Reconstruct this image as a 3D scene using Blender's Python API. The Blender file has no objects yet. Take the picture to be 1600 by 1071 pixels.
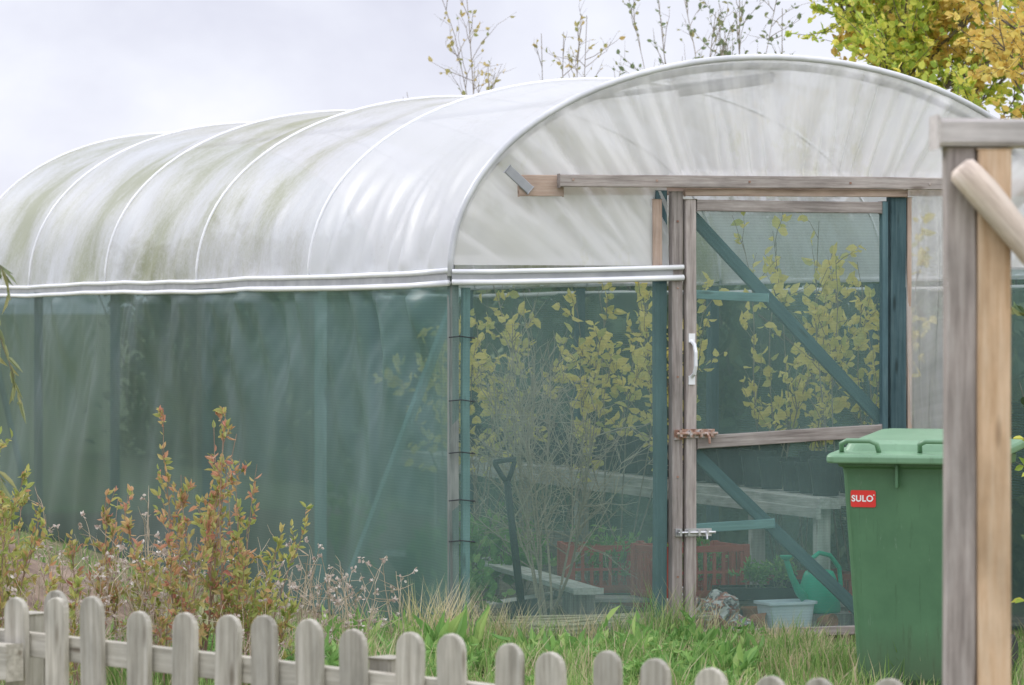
import bpy, math, random
import numpy as np
from mathutils import Vector, Matrix, noise
random.seed(7); rng=np.random.default_rng(7)
sc=bpy.context.scene; COL=sc.collection
R=math.radians
# ------------------------------------------------------------------ materials
def newmat(name):
    m=bpy.data.materials.new(name); m.use_nodes=True
    nt=m.node_tree; nt.nodes.clear()
    return m,nt
def N(nt,t,**kw):
    n=nt.nodes.new(t)
    for k,v in kw.items(): setattr(n,k,v)
    return n
def ramp(nt,stops,interp='LINEAR'):
    r=nt.nodes.new('ShaderNodeValToRGB'); cr=r.color_ramp; cr.interpolation=interp
    while len(cr.elements)<len(stops): cr.elements.new(.5)
    for e,(p,c) in zip(cr.elements,stops):
        e.position=p; e.color=(c[0],c[1],c[2],1)
    return r
def coords(nt,scale,kind='Object'):
    tc=N(nt,'ShaderNodeTexCoord'); mp=N(nt,'ShaderNodeMapping'); mp.inputs['Scale'].default_value=scale
    nt.links.new(tc.outputs[kind],mp.inputs[0]); return mp
def noise_n(nt,vec,scale,detail=5,rough=.6):
    n=N(nt,'ShaderNodeTexNoise'); n.inputs['Scale'].default_value=scale; n.inputs['Detail'].default_value=detail
    n.inputs['Roughness'].default_value=rough; nt.links.new(vec.outputs[0],n.inputs['Vector']); return n
def maprange(nt,src,a,b,c,d):
    f=N(nt,'ShaderNodeMapRange')
    for i,x in enumerate((a,b,c,d)): f.inputs[i+1].default_value=x
    nt.links.new(src,f.inputs[0]); return f
def math_n(nt,op,a,b=None,c=None):
    m=N(nt,'ShaderNodeMath',operation=op)
    for i,x in enumerate((a,b,c)):
        if x is None: continue
        if isinstance(x,(int,float)): m.inputs[i].default_value=x
        else: nt.links.new(x,m.inputs[i])
    return m.outputs[0]
def mat_noise(name,stops,scale=(1,1,1),ns=5,rough=.8,bump=.3,metal=0,detail=6,spec=.3):
    m,nt=newmat(name); L=nt.links.new
    mp=coords(nt,scale); n=noise_n(nt,mp,ns,detail)
    oi=N(nt,'ShaderNodeObjectInfo'); add=N(nt,'ShaderNodeVectorMath',operation='ADD')
    L(mp.outputs[0],add.inputs[0])
    L(math_n(nt,'MULTIPLY',oi.outputs['Random'],37.0),add.inputs[1]); L(add.outputs[0],n.inputs['Vector'])
    r=ramp(nt,stops); L(n.outputs['Fac'],r.inputs[0])
    b=N(nt,'ShaderNodeBsdfPrincipled'); b.inputs['Roughness'].default_value=rough; b.inputs['Metallic'].default_value=metal
    b.inputs['Specular IOR Level'].default_value=spec
    L(r.outputs[0],b.inputs['Base Color'])
    if bump:
        bp=N(nt,'ShaderNodeBump'); bp.inputs['Strength'].default_value=bump; bp.inputs['Distance'].default_value=.01
        L(n.outputs['Fac'],bp.inputs['Height']); L(bp.outputs[0],b.inputs['Normal'])
    o=N(nt,'ShaderNodeOutputMaterial'); L(b.outputs[0],o.inputs[0]); return m
def wood(name,a,b,c,blotch=.8):
    m,nt=newmat(name); L=nt.links.new
    tc=N(nt,'ShaderNodeTexCoord'); oi=N(nt,'ShaderNodeObjectInfo')
    add=N(nt,'ShaderNodeVectorMath',operation='ADD'); L(tc.outputs['Object'],add.inputs[0]); L(math_n(nt,'MULTIPLY',oi.outputs['Random'],23.0),add.inputs[1])
    mp=N(nt,'ShaderNodeMapping'); mp.inputs['Scale'].default_value=(1.6,26,26); L(add.outputs[0],mp.inputs[0])
    n=noise_n(nt,mp,2.2,8,.65)
    mp2=N(nt,'ShaderNodeMapping'); mp2.inputs['Scale'].default_value=(3,5,5); L(add.outputs[0],mp2.inputs[0])
    n2=noise_n(nt,mp2,1.5,4,.6)
    r=ramp(nt,[(.28,a),(.5,b),(.72,c)]); L(n.outputs['Fac'],r.inputs[0])
    r2=ramp(nt,[(.3,(.62,.62,.6)),(.65,(1.05,1.03,1))]); L(n2.outputs['Fac'],r2.inputs[0])
    mx=N(nt,'ShaderNodeMix',data_type='RGBA',blend_type='MULTIPLY'); mx.inputs['Factor'].default_value=blotch
    L(r.outputs[0],mx.inputs['A']); L(r2.outputs[0],mx.inputs['B'])
    mp3=N(nt,'ShaderNodeMapping'); mp3.inputs['Scale'].default_value=(3.2,14,14); L(add.outputs[0],mp3.inputs[0])
    vo=N(nt,'ShaderNodeTexVoronoi'); vo.inputs['Scale'].default_value=1; L(mp3.outputs[0],vo.inputs['Vector'])
    rk=ramp(nt,[(.06,(.3,.25,.2)),(.16,(1,1,1))]); L(vo.outputs['Distance'],rk.inputs[0])
    mx2=N(nt,'ShaderNodeMix',data_type='RGBA',blend_type='MULTIPLY'); mx2.inputs['Factor'].default_value=.7
    L(mx.outputs['Result'],mx2.inputs['A']); L(rk.outputs[0],mx2.inputs['B'])
    vary=N(nt,'ShaderNodeHueSaturation'); L(maprange(nt,oi.outputs['Random'],0,1,.82,1.15).outputs[0],vary.inputs['Value']); L(mx2.outputs['Result'],vary.inputs['Color'])
    bs=N(nt,'ShaderNodeBsdfPrincipled'); bs.inputs['Roughness'].default_value=.85; bs.inputs['Specular IOR Level'].default_value=.2
    L(vary.outputs[0],bs.inputs['Base Color'])
    bp=N(nt,'ShaderNodeBump'); bp.inputs['Strength'].default_value=.5; bp.inputs['Distance'].default_value=.004
    L(n.outputs['Fac'],bp.inputs['Height']); L(bp.outputs[0],bs.inputs['Normal'])
    o=N(nt,'ShaderNodeOutputMaterial'); L(bs.outputs[0],o.inputs[0]); return m
def leafmat(name,stops,trans=.35,rough=.55):
    m,nt=newmat(name); L=nt.links.new
    g=N(nt,'ShaderNodeNewGeometry'); r=ramp(nt,stops); L(g.outputs['Random Per Island'],r.inputs[0])
    b=N(nt,'ShaderNodeBsdfPrincipled'); b.inputs['Roughness'].default_value=rough; b.inputs['Specular IOR Level'].default_value=.25
    t=N(nt,'ShaderNodeBsdfTranslucent'); L(r.outputs[0],b.inputs['Base Color']); L(r.outputs[0],t.inputs['Color'])
    mx=N(nt,'ShaderNodeMixShader'); mx.inputs[0].default_value=trans
    L(b.outputs[0],mx.inputs[1]); L(t.outputs[0],mx.inputs[2])
    o=N(nt,'ShaderNodeOutputMaterial'); L(mx.outputs[0],o.inputs[0]); return m

W_grey=wood('weathered_grey_wood',(.20,.17,.16),(.38,.34,.32),(.54,.50,.48))
W_fence=wood('fence_wood',(.28,.26,.22),(.46,.44,.38),(.60,.58,.52))
W_orange=wood('fresh_pine',(.50,.32,.18),(.66,.47,.31),(.76,.60,.44))
W_pinkpale=wood('pale_pink_pine',(.40,.32,.27),(.64,.55,.48),(.78,.70,.64),1.0)
W_paleg=wood('pale_grey_wood',(.38,.35,.34),(.56,.53,.52),(.68,.65,.64))
W_brown=wood('pinkish_pine',(.42,.30,.24),(.58,.44,.36),(.68,.56,.48))
W_teal=wood('teal_painted_wood',(.055,.105,.12),(.085,.15,.17),(.13,.205,.22))
W_pale=wood('pale_bench_wood',(.40,.40,.37),(.58,.57,.54),(.72,.71,.68),.9)
W_lightteal=wood('pale_teal_post',(.15,.27,.28),(.21,.34,.35),(.27,.41,.41))
W_sidepost=wood('pale_side_post',(.48,.62,.62),(.60,.74,.73),(.66,.79,.78),.4)
W_dkpost=wood('dark_grey_post',(.13,.15,.15),(.21,.24,.23),(.29,.31,.30))
M_white=mat_noise('white_plastic',[(.3,(.74,.75,.77)),(.7,(.88,.89,.90))],ns=4,rough=.35,bump=.05,spec=.5)
M_edge=mat_noise('pale_edge_tape',[(.3,(.46,.47,.49)),(.7,(.74,.75,.77))],ns=3,rough=.4,bump=.05,spec=.5)
M_greytube=mat_noise('grey_tube',[(.3,(.26,.27,.29)),(.7,(.40,.41,.42))],ns=6,rough=.5,bump=.1)
M_steel=mat_noise('galvanised_steel',[(.3,(.45,.45,.46)),(.7,(.65,.65,.66))],ns=20,rough=.35,metal=.8,bump=.1)
M_rust=mat_noise('rusty_steel',[(.35,(.20,.10,.07)),(.5,(.36,.22,.16)),(.65,(.5,.48,.46))],ns=30,rough=.6,bump=.3)
M_dark=mat_noise('black_plastic',[(.3,(.015,.018,.022)),(.7,(.04,.045,.05))],ns=8,rough=.5,bump=.1)
M_terra=mat_noise('terracotta_plastic',[(.3,(.36,.14,.07)),(.7,(.52,.24,.13))],ns=8,rough=.7,bump=.1)
M_crate=mat_noise('red_crate_plastic',[(.3,(.42,.08,.06)),(.7,(.54,.12,.09))],ns=6,rough=.5,bump=.1)
M_can=mat_noise('green_can_plastic',[(.3,(.0,.38,.22)),(.7,(.02,.50,.31))],ns=6,rough=.4,bump=.05,spec=.5)
M_tub=mat_noise('translucent_tub',[(.3,(.60,.68,.74)),(.7,(.76,.83,.88))],ns=6,rough=.4,bump=.05)
M_soil=mat_noise('soil',[(.3,(.06,.05,.04)),(.5,(.16,.13,.10)),(.7,(.30,.25,.18))],ns=14,rough=.95,bump=.8)
M_bark=mat_noise('bark',[(.3,(.10,.085,.07)),(.7,(.24,.21,.17))],ns=20,rough=.9,bump=.5)
M_twig=mat_noise('pale_twig',[(.3,(.22,.18,.14)),(.7,(.38,.33,.27))],ns=20,rough=.9,bump=.2)
M_redtwig=mat_noise('red_twig',[(.3,(.22,.14,.11)),(.7,(.38,.27,.20))],ns=20,rough=.9,bump=.2)
M_straw=mat_noise('bamboo',[(.3,(.54,.44,.28)),(.7,(.74,.64,.45))],ns=12,rough=.7,bump=.2)
M_red=mat_noise('sticker_red',[(.3,(.66,.035,.035)),(.7,(.78,.055,.045))],ns=3,rough=.5,bump=0)
M_stw=mat_noise('sticker_white',[(.3,(.84,.84,.84)),(.7,(.90,.90,.90))],ns=3,rough=.5,bump=0)
M_bag=mat_noise('bag_print',[(.44,(.75,.75,.74)),(.50,(.55,.17,.10)),(.56,(.14,.14,.15)),(.62,(.8,.78,.75))],ns=13,rough=.4,bump=.4,detail=4)
HW=1.573; RZ=1.65; LEN=11.05; SP=2.21

def mat_bin(name,c0,c1):
    m,nt=newmat(name); L=nt.links.new
    mp=coords(nt,(1,1,1)); n=noise_n(nt,mp,6,6); r=ramp(nt,[(.3,c0),(.7,c1)]); L(n.outputs['Fac'],r.inputs[0])
    mp2=coords(nt,(14,14,1.2)); n2=noise_n(nt,mp2,3,6,.7); r2=ramp(nt,[(.28,(.5,.5,.45)),(.42,(1,1,1)),(.68,(1,1,1)),(.8,(1.4,1.3,1.3))]); L(n2.outputs['Fac'],r2.inputs[0])
    mx=N(nt,'ShaderNodeMix',data_type='RGBA',blend_type='MULTIPLY'); mx.inputs['Factor'].default_value=.6
    L(r.outputs[0],mx.inputs['A']); L(r2.outputs[0],mx.inputs['B'])
    tc=N(nt,'ShaderNodeTexCoord'); sep=N(nt,'ShaderNodeSeparateXYZ'); L(tc.outputs['Object'],sep.inputs[0])
    dirt=maprange(nt,math_n(nt,'MULTIPLY_ADD',n2.outputs['Fac'],.25,sep.outputs['Z']),.12,.40,.7,0)
    mx2=N(nt,'ShaderNodeMix',data_type='RGBA'); L(dirt.outputs[0],mx2.inputs['Factor']); L(mx.outputs['Result'],mx2.inputs['A']); mx2.inputs['B'].default_value=(.09,.11,.065,1)
    ns=noise_n(nt,coords(nt,(30,30,4)),2.0,4,.8); sc_=maprange(nt,ns.outputs['Fac'],.64,.74,0,.35)
    mx3=N(nt,'ShaderNodeMix',data_type='RGBA'); L(sc_.outputs[0],mx3.inputs['Factor']); L(mx2.outputs['Result'],mx3.inputs['A']); mx3.inputs['B'].default_value=(.33,.42,.34,1)
    b=N(nt,'ShaderNodeBsdfPrincipled'); b.inputs['Roughness'].default_value=.42; L(mx3.outputs['Result'],b.inputs['Base Color'])
    o=N(nt,'ShaderNodeOutputMaterial'); L(b.outputs[0],o.inputs[0]); return m
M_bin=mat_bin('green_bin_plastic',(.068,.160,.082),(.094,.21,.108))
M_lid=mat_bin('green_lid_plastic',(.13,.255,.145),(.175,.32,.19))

def mat_roof():
    m,nt=newmat('dirty_white_film'); L=nt.links.new
    tc=N(nt,'ShaderNodeTexCoord')
    def mapn(s):
        a=N(nt,'ShaderNodeMapping'); a.inputs['Scale'].default_value=s; L(tc.outputs['Object'],a.inputs[0]); return a
    n1=noise_n(nt,mapn((.9,1.15,.9)),1.15,8,.62)
    n2=noise_n(nt,mapn((1,1,1)),.8,4,.6)
    n3=noise_n(nt,mapn((16,18,16)),2.6,7,.9)
    sep=N(nt,'ShaderNodeSeparateXYZ'); L(tc.outputs['Object'],sep.inputs[0])
    y=sep.outputs['Y']
    up=maprange(nt,y,2.0,4.6,-.20,.08).outputs[0]
    dn=maprange(nt,y,7.2,9.8,0,-.03).outputs[0]
    fr=math_n(nt,'SINE',math_n(nt,'MULTIPLY_ADD',y,math.pi/SP*2,-.5))
    s=math_n(nt,'ADD',n1.outputs['Fac'],up); s=math_n(nt,'ADD',s,dn); s=math_n(nt,'MULTIPLY_ADD',fr,.05,s)
    s=math_n(nt,'MULTIPLY_ADD',n2.outputs['Fac'],.35,s); s=math_n(nt,'MULTIPLY_ADD',n3.outputs['Fac'],.55,s)
    mr2=maprange(nt,s,.80,1.18,0,1)
    r=ramp(nt,[(.0,(.85,.86,.89)),(.30,(.76,.76,.78)),(.60,(.62,.62,.57)),(.95,(.41,.42,.28))]); L(mr2.outputs[0],r.inputs[0])
    b=N(nt,'ShaderNodeBsdfPrincipled'); b.inputs['Specular IOR Level'].default_value=.8
    L(maprange(nt,mr2.outputs[0],0,1,.34,.6).outputs[0],b.inputs['Roughness'])
    L(r.outputs[0],b.inputs['Base Color'])
    bp=N(nt,'ShaderNodeBump'); bp.inputs['Strength'].default_value=.3; bp.inputs['Distance'].default_value=.02; L(n2.outputs['Fac'],bp.inputs['Height']); L(bp.outputs[0],b.inputs['Normal'])
    t=N(nt,'ShaderNodeBsdfTranslucent'); L(r.outputs[0],t.inputs['Color'])
    mx=N(nt,'ShaderNodeMixShader'); mx.inputs[0].default_value=.36; L(b.outputs[0],mx.inputs[1]); L(t.outputs[0],mx.inputs[2])
    tr=N(nt,'ShaderNodeBsdfTransparent'); mx3=N(nt,'ShaderNodeMixShader'); mx3.inputs[0].default_value=.17; L(mx.outputs[0],mx3.inputs[1]); L(tr.outputs[0],mx3.inputs[2])
    o=N(nt,'ShaderNodeOutputMaterial'); L(mx3.outputs[0],o.inputs[0]); return m
M_roof=mat_roof()
def mat_gable(name,base,amp):
    m,nt=newmat(name); L=nt.links.new
    tc=N(nt,'ShaderNodeTexCoord'); sep=N(nt,'ShaderNodeSeparateXYZ'); L(tc.outputs['Object'],sep.inputs[0])
    dz=math_n(nt,'SUBTRACT',sep.outputs['Z'],.9); dx=math_n(nt,'SUBTRACT',sep.outputs['X'],1.573)
    ang=math_n(nt,'ARCTAN2',dz,dx)
    rr=math_n(nt,'SQRT',math_n(nt,'ADD',math_n(nt,'MULTIPLY',dz,dz),math_n(nt,'MULTIPLY',dx,dx)))
    cb=N(nt,'ShaderNodeCombineXYZ'); L(math_n(nt,'MULTIPLY',ang,14.0),cb.inputs[0]); L(math_n(nt,'MULTIPLY',rr,1.2),cb.inputs[1])
    pl=noise_n(nt,cb,1.3,2,.5)
    env=maprange(nt,sep.outputs['Z'],1.75,2.2,.2,1.0)
    n=noise_n(nt,coords(nt,(1,1,1)),1.5,3)
    r=ramp(nt,[(.3,(.86,.85,.83)),(.5,(.91,.90,.88)),(.72,(.95,.95,.94))]); L(n.outputs['Fac'],r.inputs[0])
    alg=noise_n(nt,coords(nt,(3,3,1.5)),1.1,6,.7); ra=ramp(nt,[(.58,(1,1,1)),(.74,(.84,.84,.66))]); L(alg.outputs['Fac'],ra.inputs[0])
    mm=N(nt,'ShaderNodeMix',data_type='RGBA',blend_type='MULTIPLY'); mm.inputs['Factor'].default_value=1; L(r.outputs[0],mm.inputs['A']); L(ra.outputs[0],mm.inputs['B'])
    b=N(nt,'ShaderNodeBsdfPrincipled'); b.inputs['Roughness'].default_value=.20; b.inputs['Specular IOR Level'].default_value=1.0; L(mm.outputs['Result'],b.inputs['Base Color'])
    t=N(nt,'ShaderNodeBsdfTranslucent'); L(mm.outputs['Result'],t.inputs['Color'])
    tr=N(nt,'ShaderNodeBsdfTransparent'); tr.inputs[0].default_value=(.95,.95,.93,1)
    mx=N(nt,'ShaderNodeMixShader'); mx.inputs[0].default_value=.42; L(b.outputs[0],mx.inputs[1]); L(t.outputs[0],mx.inputs[2])
    pm=maprange(nt,pl.outputs['Fac'],.34,.66,amp,-amp)
    f=math_n(nt,'MULTIPLY_ADD',pm.outputs[0],env.outputs[0],base)
    mx2=N(nt,'ShaderNodeMixShader'); L(f,mx2.inputs[0]); L(mx.outputs[0],mx2.inputs[1]); L(tr.outputs[0],mx2.inputs[2])
    o=N(nt,'ShaderNodeOutputMaterial'); L(mx2.outputs[0],o.inputs[0]); return m
M_gable=mat_gable('milky_clear_film',.31,.14)
M_curtain=mat_gable('clearer_film',.52,.2)
def mat_net(name,col,alpha,tint,vary=.1,rib=-.08,grad=None):
    m,nt=newmat(name); L=nt.links.new
    tc=N(nt,'ShaderNodeTexCoord')
    a=N(nt,'ShaderNodeMapping'); a.inputs['Scale'].default_value=(2.2,1.4,1.2); L(tc.outputs['Object'],a.inputs[0]); n=noise_n(nt,a,.9,4,.5)
    w=N(nt,'ShaderNodeTexWave',wave_type='BANDS',bands_direction='Z'); w.inputs['Scale'].default_value=24; w.inputs['Distortion'].default_value=1.2; w.inputs['Detail'].default_value=2
    w.inputs['Detail Scale'].default_value=2
    L(tc.outputs['Object'],w.inputs['Vector'])
    r=ramp(nt,[(.3,tuple(c*.82 for c in col)),(.7,tuple(c*1.2 for c in col))]); L(n.outputs['Fac'],r.inputs[0])
    colo=r.outputs[0]
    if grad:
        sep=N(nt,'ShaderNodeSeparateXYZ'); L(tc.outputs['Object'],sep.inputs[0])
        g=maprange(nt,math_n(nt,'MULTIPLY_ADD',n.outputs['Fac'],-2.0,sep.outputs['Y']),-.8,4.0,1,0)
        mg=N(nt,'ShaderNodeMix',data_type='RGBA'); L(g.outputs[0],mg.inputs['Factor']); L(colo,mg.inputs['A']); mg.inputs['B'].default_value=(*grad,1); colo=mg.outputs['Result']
    b=N(nt,'ShaderNodeBsdfPrincipled'); b.inputs['Roughness'].default_value=.42; b.inputs['Specular IOR Level'].default_value=.5; L(colo,b.inputs['Base Color'])
    t=N(nt,'ShaderNodeBsdfTranslucent'); L(colo,t.inputs['Color'])
    mx=N(nt,'ShaderNodeMixShader'); mx.inputs[0].default_value=.3; L(b.outputs[0],mx.inputs[1]); L(t.outputs[0],mx.inputs[2])
    tr=N(nt,'ShaderNodeBsdfTransparent'); tr.inputs[0].default_value=(*tint,1)
    f=maprange(nt,n.outputs['Fac'],.2,.8,alpha+vary,alpha-vary)
    wa=math_n(nt,'MULTIPLY_ADD',w.outputs['Fac'],rib,f.outputs[0])
    mx2=N(nt,'ShaderNodeMixShader'); L(wa,mx2.inputs[0]); L(mx.outputs[0],mx2.inputs[1]); L(tr.outputs[0],mx2.inputs[2])
    o=N(nt,'ShaderNodeOutputMaterial'); L(mx2.outputs[0],o.inputs[0]); return m
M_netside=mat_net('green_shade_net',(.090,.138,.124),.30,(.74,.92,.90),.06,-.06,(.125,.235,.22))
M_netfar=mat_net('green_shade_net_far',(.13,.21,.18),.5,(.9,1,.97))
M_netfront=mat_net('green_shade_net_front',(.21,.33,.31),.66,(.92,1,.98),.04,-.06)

L_yellow=leafmat('yellow_leaf',[(0,(.56,.58,.18)),(.25,(.88,.76,.22)),(.75,(1.0,.86,.30)),(1,(.66,.66,.24))],.5)
L_maple=leafmat('maple_leaf',[(0,(.34,.48,.09)),(.35,(.54,.66,.13)),(.7,(.84,.82,.18)),(.9,(.88,.78,.2)),(1,(.4,.54,.1))],.5)
L_orange=leafmat('orange_leaf',[(0,(.64,.44,.12)),(.5,(.80,.60,.17)),(1,(.84,.72,.22))],.5)
L_green=leafmat('greygreen_leaf',[(0,(.16,.22,.12)),(.6,(.26,.32,.17)),(1,(.42,.36,.16))],.4)
L_dark=leafmat('dark_leaf',[(0,(.06,.10,.045)),(.6,(.12,.18,.08)),(1,(.22,.23,.08))],.2)
L_spire=leafmat('autumn_spirea_leaf',[(0,(.28,.34,.10)),(.4,(.46,.43,.16)),(.7,(.56,.36,.19)),(1,(.52,.22,.17))],.4)
L_spireg=leafmat('olive_spirea_leaf',[(0,(.28,.36,.10)),(.6,(.48,.48,.16)),(.88,(.54,.42,.18)),(1,(.56,.28,.17))],.4)
L_willow=leafmat('willow_leaf',[(0,(.22,.26,.14)),(.6,(.34,.38,.20)),(1,(.46,.43,.21))],.4)
L_grass=leafmat('grass_blade',[(0,(.15,.26,.07)),(.45,(.25,.40,.12)),(.74,(.35,.48,.16)),(.84,(.52,.46,.28)),(1,(.60,.50,.35))],.4)
L_straw=leafmat('dry_grass_blade',[(0,(.34,.38,.16)),(.3,(.58,.50,.30)),(1,(.74,.64,.44))],.35)
L_weed=leafmat('weed_leaf',[(0,(.16,.32,.09)),(.6,(.27,.47,.14)),(1,(.43,.56,.2))],.4)
L_dry=leafmat('dry_stalk',[(0,(.42,.33,.24)),(1,(.64,.55,.42))],.2)
L_fluff=leafmat('seed_fluff',[(0,(.36,.28,.24)),(.6,(.58,.50,.44)),(1,(.84,.80,.75))],.3)
# ------------------------------------------------------------------ helpers
def thing(name,label,cat,loc=(0,0,0),rz=0,group=None):
    e=bpy.data.objects.new(name,None); COL.objects.link(e); e.location=loc; e.rotation_euler=(0,0,rz)
    e.empty_display_size=.1
    e["label"]=label; e["category"]=cat
    if group: e["group"]=group
    return e
def tag(o,label,cat,group=None):
    o["label"]=label; o["category"]=cat
    if group:o["group"]=group
    return o
class MB:
    def __init__(s): s.v=[]; s.f=[]; s.lp=[]; s.ld=[]; s.ls=[]; s.lw=[]
    def add(s,vs,fs):
        o=len(s.v); s.v.extend([tuple(x) for x in vs]); s.f.extend([tuple(i+o for i in f) for f in fs])
    def box(s,c,size,M=None):
        x,y,z=[a/2 for a in size]
        vs=[Vector((i*x,j*y,k*z)) for i in(-1,1) for j in(-1,1) for k in(-1,1)]
        if M is not None: vs=[M@v for v in vs]
        vs=[v+Vector(c) for v in vs]
        s.add(vs,[(0,1,3,2),(4,6,7,5),(0,4,5,1),(2,3,7,6),(0,2,6,4),(1,5,7,3)])
    def tube(s,pts,rad,n=6,cap=True):
        pts=[Vector(p) for p in pts]; k=len(pts)
        if not hasattr(rad,'__len__'): rad=[rad]*k
        vs=[];prev=None
        for i,p in enumerate(pts):
            t=(pts[min(i+1,k-1)]-pts[max(i-1,0)])
            if t.length<1e-9: t=Vector((0,0,1))
            t.normalize()
            if prev is None:
                a=Vector((0,0,1)) if abs(t.z)<.9 else Vector((1,0,0)); prev=t.cross(a).normalized()
            prev=(prev-t*prev.dot(t))
            if prev.length<1e-6: prev=t.cross(Vector((1,.3,.2)))
            prev.normalize(); b=t.cross(prev)
            for j in range(n):
                an=2*math.pi*j/n; vs.append(p+(prev*math.cos(an)+b*math.sin(an))*rad[i])
        fs=[]
        for i in range(k-1):
            for j in range(n):
                fs.append((i*n+j,i*n+(j+1)%n,(i+1)*n+(j+1)%n,(i+1)*n+j))
        if cap: fs.append(tuple(range(n))[::-1]); fs.append(tuple((k-1)*n+j for j in range(n)))
        s.add(vs,fs)
    def lathe(s,prof,n=24,c=(0,0,0)):
        vs=[];k=len(prof)
        for r,z in prof:
            for j in range(n):
                a=2*math.pi*j/n; vs.append((c[0]+r*math.cos(a),c[1]+r*math.sin(a),c[2]+z))
        fs=[(i*n+j,i*n+(j+1)%n,(i+1)*n+(j+1)%n,(i+1)*n+j) for i in range(k-1) for j in range(n)]
        s.add(vs,fs)
    def leaf(s,p,d,size,w=.5):
        s.lp.append(tuple(p)); s.ld.append(tuple(d)); s.ls.append(size); s.lw.append(w)
    def build(s,name,mat,parent=None,smooth=False,M=None,bevel=0):
        V=np.array(s.v,dtype=np.float32).reshape(-1,3); F=list(s.f)
        me=bpy.data.meshes.new(name)
        if s.lp:
            P=np.array(s.lp);D=np.array(s.ld,float);S=np.array(s.ls)[:,None];Wd=np.array(s.lw)[:,None]
            D/=np.linalg.norm(D,axis=1)[:,None]+1e-9
            Rn=rng.normal(size=P.shape); A=np.cross(D,Rn); A/=np.linalg.norm(A,axis=1)[:,None]+1e-9
            Nn=np.cross(D,A)
            h=S*Wd*.5
            b=P; t=P+D*S-Nn*S*.12
            l1=P+D*S*.3+A*h*.9+Nn*S*.08; l2=P+D*S*.65+A*h*.8+Nn*S*.05
            r1=P+D*S*.3-A*h*.9+Nn*S*.08; r2=P+D*S*.65-A*h*.8+Nn*S*.05
            LV=np.stack([b,l1,l2,t,r2,r1],1).reshape(-1,3)
            nl=len(P); base=len(V)+6*np.arange(nl)[:,None]
            LF=np.concatenate([base+np.array([[0,1,2,3]]),base+np.array([[0,3,4,5]])],1).reshape(-1,4)
            V=np.concatenate([V,LV.astype(np.float32)]) if len(V) else LV.astype(np.float32)
            F=F+LF.tolist()
        me.from_pydata(V.tolist(),[],F); me.update()
        if smooth: me.polygons.foreach_set('use_smooth',[True]*len(me.polygons))
        me.materials.append(mat)
        o=bpy.data.objects.new(name,me); COL.objects.link(o)
        if parent: o.parent=parent
        if M is not None: o.matrix_basis=M
        if bevel:
            bm=o.modifiers.new('b','BEVEL'); bm.width=bevel; bm.segments=2; bm.limit_method='ANGLE'
        return o
def board(name,p0,p1,w,t,mat,parent=None,n=(0,-1,0),bevel=.003):
    p0=Vector(p0);p1=Vector(p1); d=(p1-p0); L=d.length; d.normalize(); n=Vector(n); n=(n-d*n.dot(d)).normalized(); wd=n.cross(d)
    mb=MB()
    k=max(2,int(L/.25)); vs=[];ph=random.uniform(0,9)
    for i in range(k+1):
        x=-L/2+L*i/k
        j=noise.noise(Vector((x*1.7,ph,0)))*.004; j2=noise.noise(Vector((x*1.3,ph,5)))*.003
        for (a,b) in((-1,-1),(1,-1),(1,1),(-1,1)): vs.append((x,a*w/2+j,b*t/2+j2))
    fs=[(i*4+q,(i+1)*4+q,(i+1)*4+(q+1)%4,i*4+(q+1)%4) for i in range(k) for q in range(4)]
    fs=[f[::-1] for f in fs]
    fs.append((0,1,2,3)); fs.append((k*4+3,k*4+2,k*4+1,k*4))
    mb.add(vs,fs)
    M=Matrix((( d.x,wd.x,n.x,0),(d.y,wd.y,n.y,0),(d.z,wd.z,n.z,0),(0,0,0,1))); M.translation=(p0+p1)/2
    return mb.build(name,mat,parent,M=M,bevel=bevel)
# ------------------------------------------------------------------ tunnel frame
YAW=math.atan2(.3337,.9427); C0=Vector((-.274,16.2,0)); U=Vector((.9427,.3337,0)); Vv=Vector((-.3337,.9427,0))
def T(u,v,z=0): return C0+U*u+Vv*v+Vector((0,0,z))
tun=thing('polytunnel','white film polytunnel with green netted sides and timber door','greenhouse',C0,YAW)
def arc(t,v,off=0):
    b=1.0+.014*v
    c=math.cos(t); s_=max(0,math.sin(t))
    fr=(v/SP)%1.0
    sag=-.045*math.sin(math.pi*fr)**2*(s_**.5) if off==0 else 0
    return Vector((HW-(HW+off+sag)*c, v, RZ+(b+off+sag)*s_**.93))
mb=MB(); NU=90; NV=260
for j in range(NV+1):
    v=LEN*j/NV
    for i in range(NU+1):
        t=math.pi*i/NU; p=arc(t,v)
        fr=(v/SP)%1; front=1.0 if v<SP else .5
        near=math.exp(-((p.z-RZ)/.34)**2)
        g=noise.noise(Vector((v*5.5+p.z*2.0,p.z*.9,1)))+.6*noise.noise(Vector((v*11-p.z*4,p.z*1.5,5)))
        w=.055*near*g*front
        w+=.020*noise.noise(Vector((p.x*1.6+p.z*2.2,v*1.1-p.z*1.2,3)))
        w+=.015*noise.noise(Vector((v*3.5+p.z*3,p.z*1.2-v,8)))*front
        nrm=Vector((-math.cos(t),0,math.sin(t)))
        p=p+nrm*w*min(1,5*min(fr,1-fr)+.05)*min(1,(p.z-RZ)/.05)
        mb.v.append(tuple(p))
for j in range(NV):
    for i in range(NU):
        a=j*(NU+1)+i; mb.f.append((a,a+NU+1,a+NU+2,a+1))
mb.build('roof',M_roof,tun,smooth=True)
for k in range(6):
    v=k*SP; mb=MB()
    pts=[arc(math.pi*i/48,v,.002) for i in range(49)]
    if k==0: pts=[p+Vector((0,-.008,0)) for p in pts]
    mb.tube(pts,.0145 if k==0 else .0095,8)
    mb.build('hoop',M_edge if k==0 else M_white,tun,smooth=True)
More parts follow.
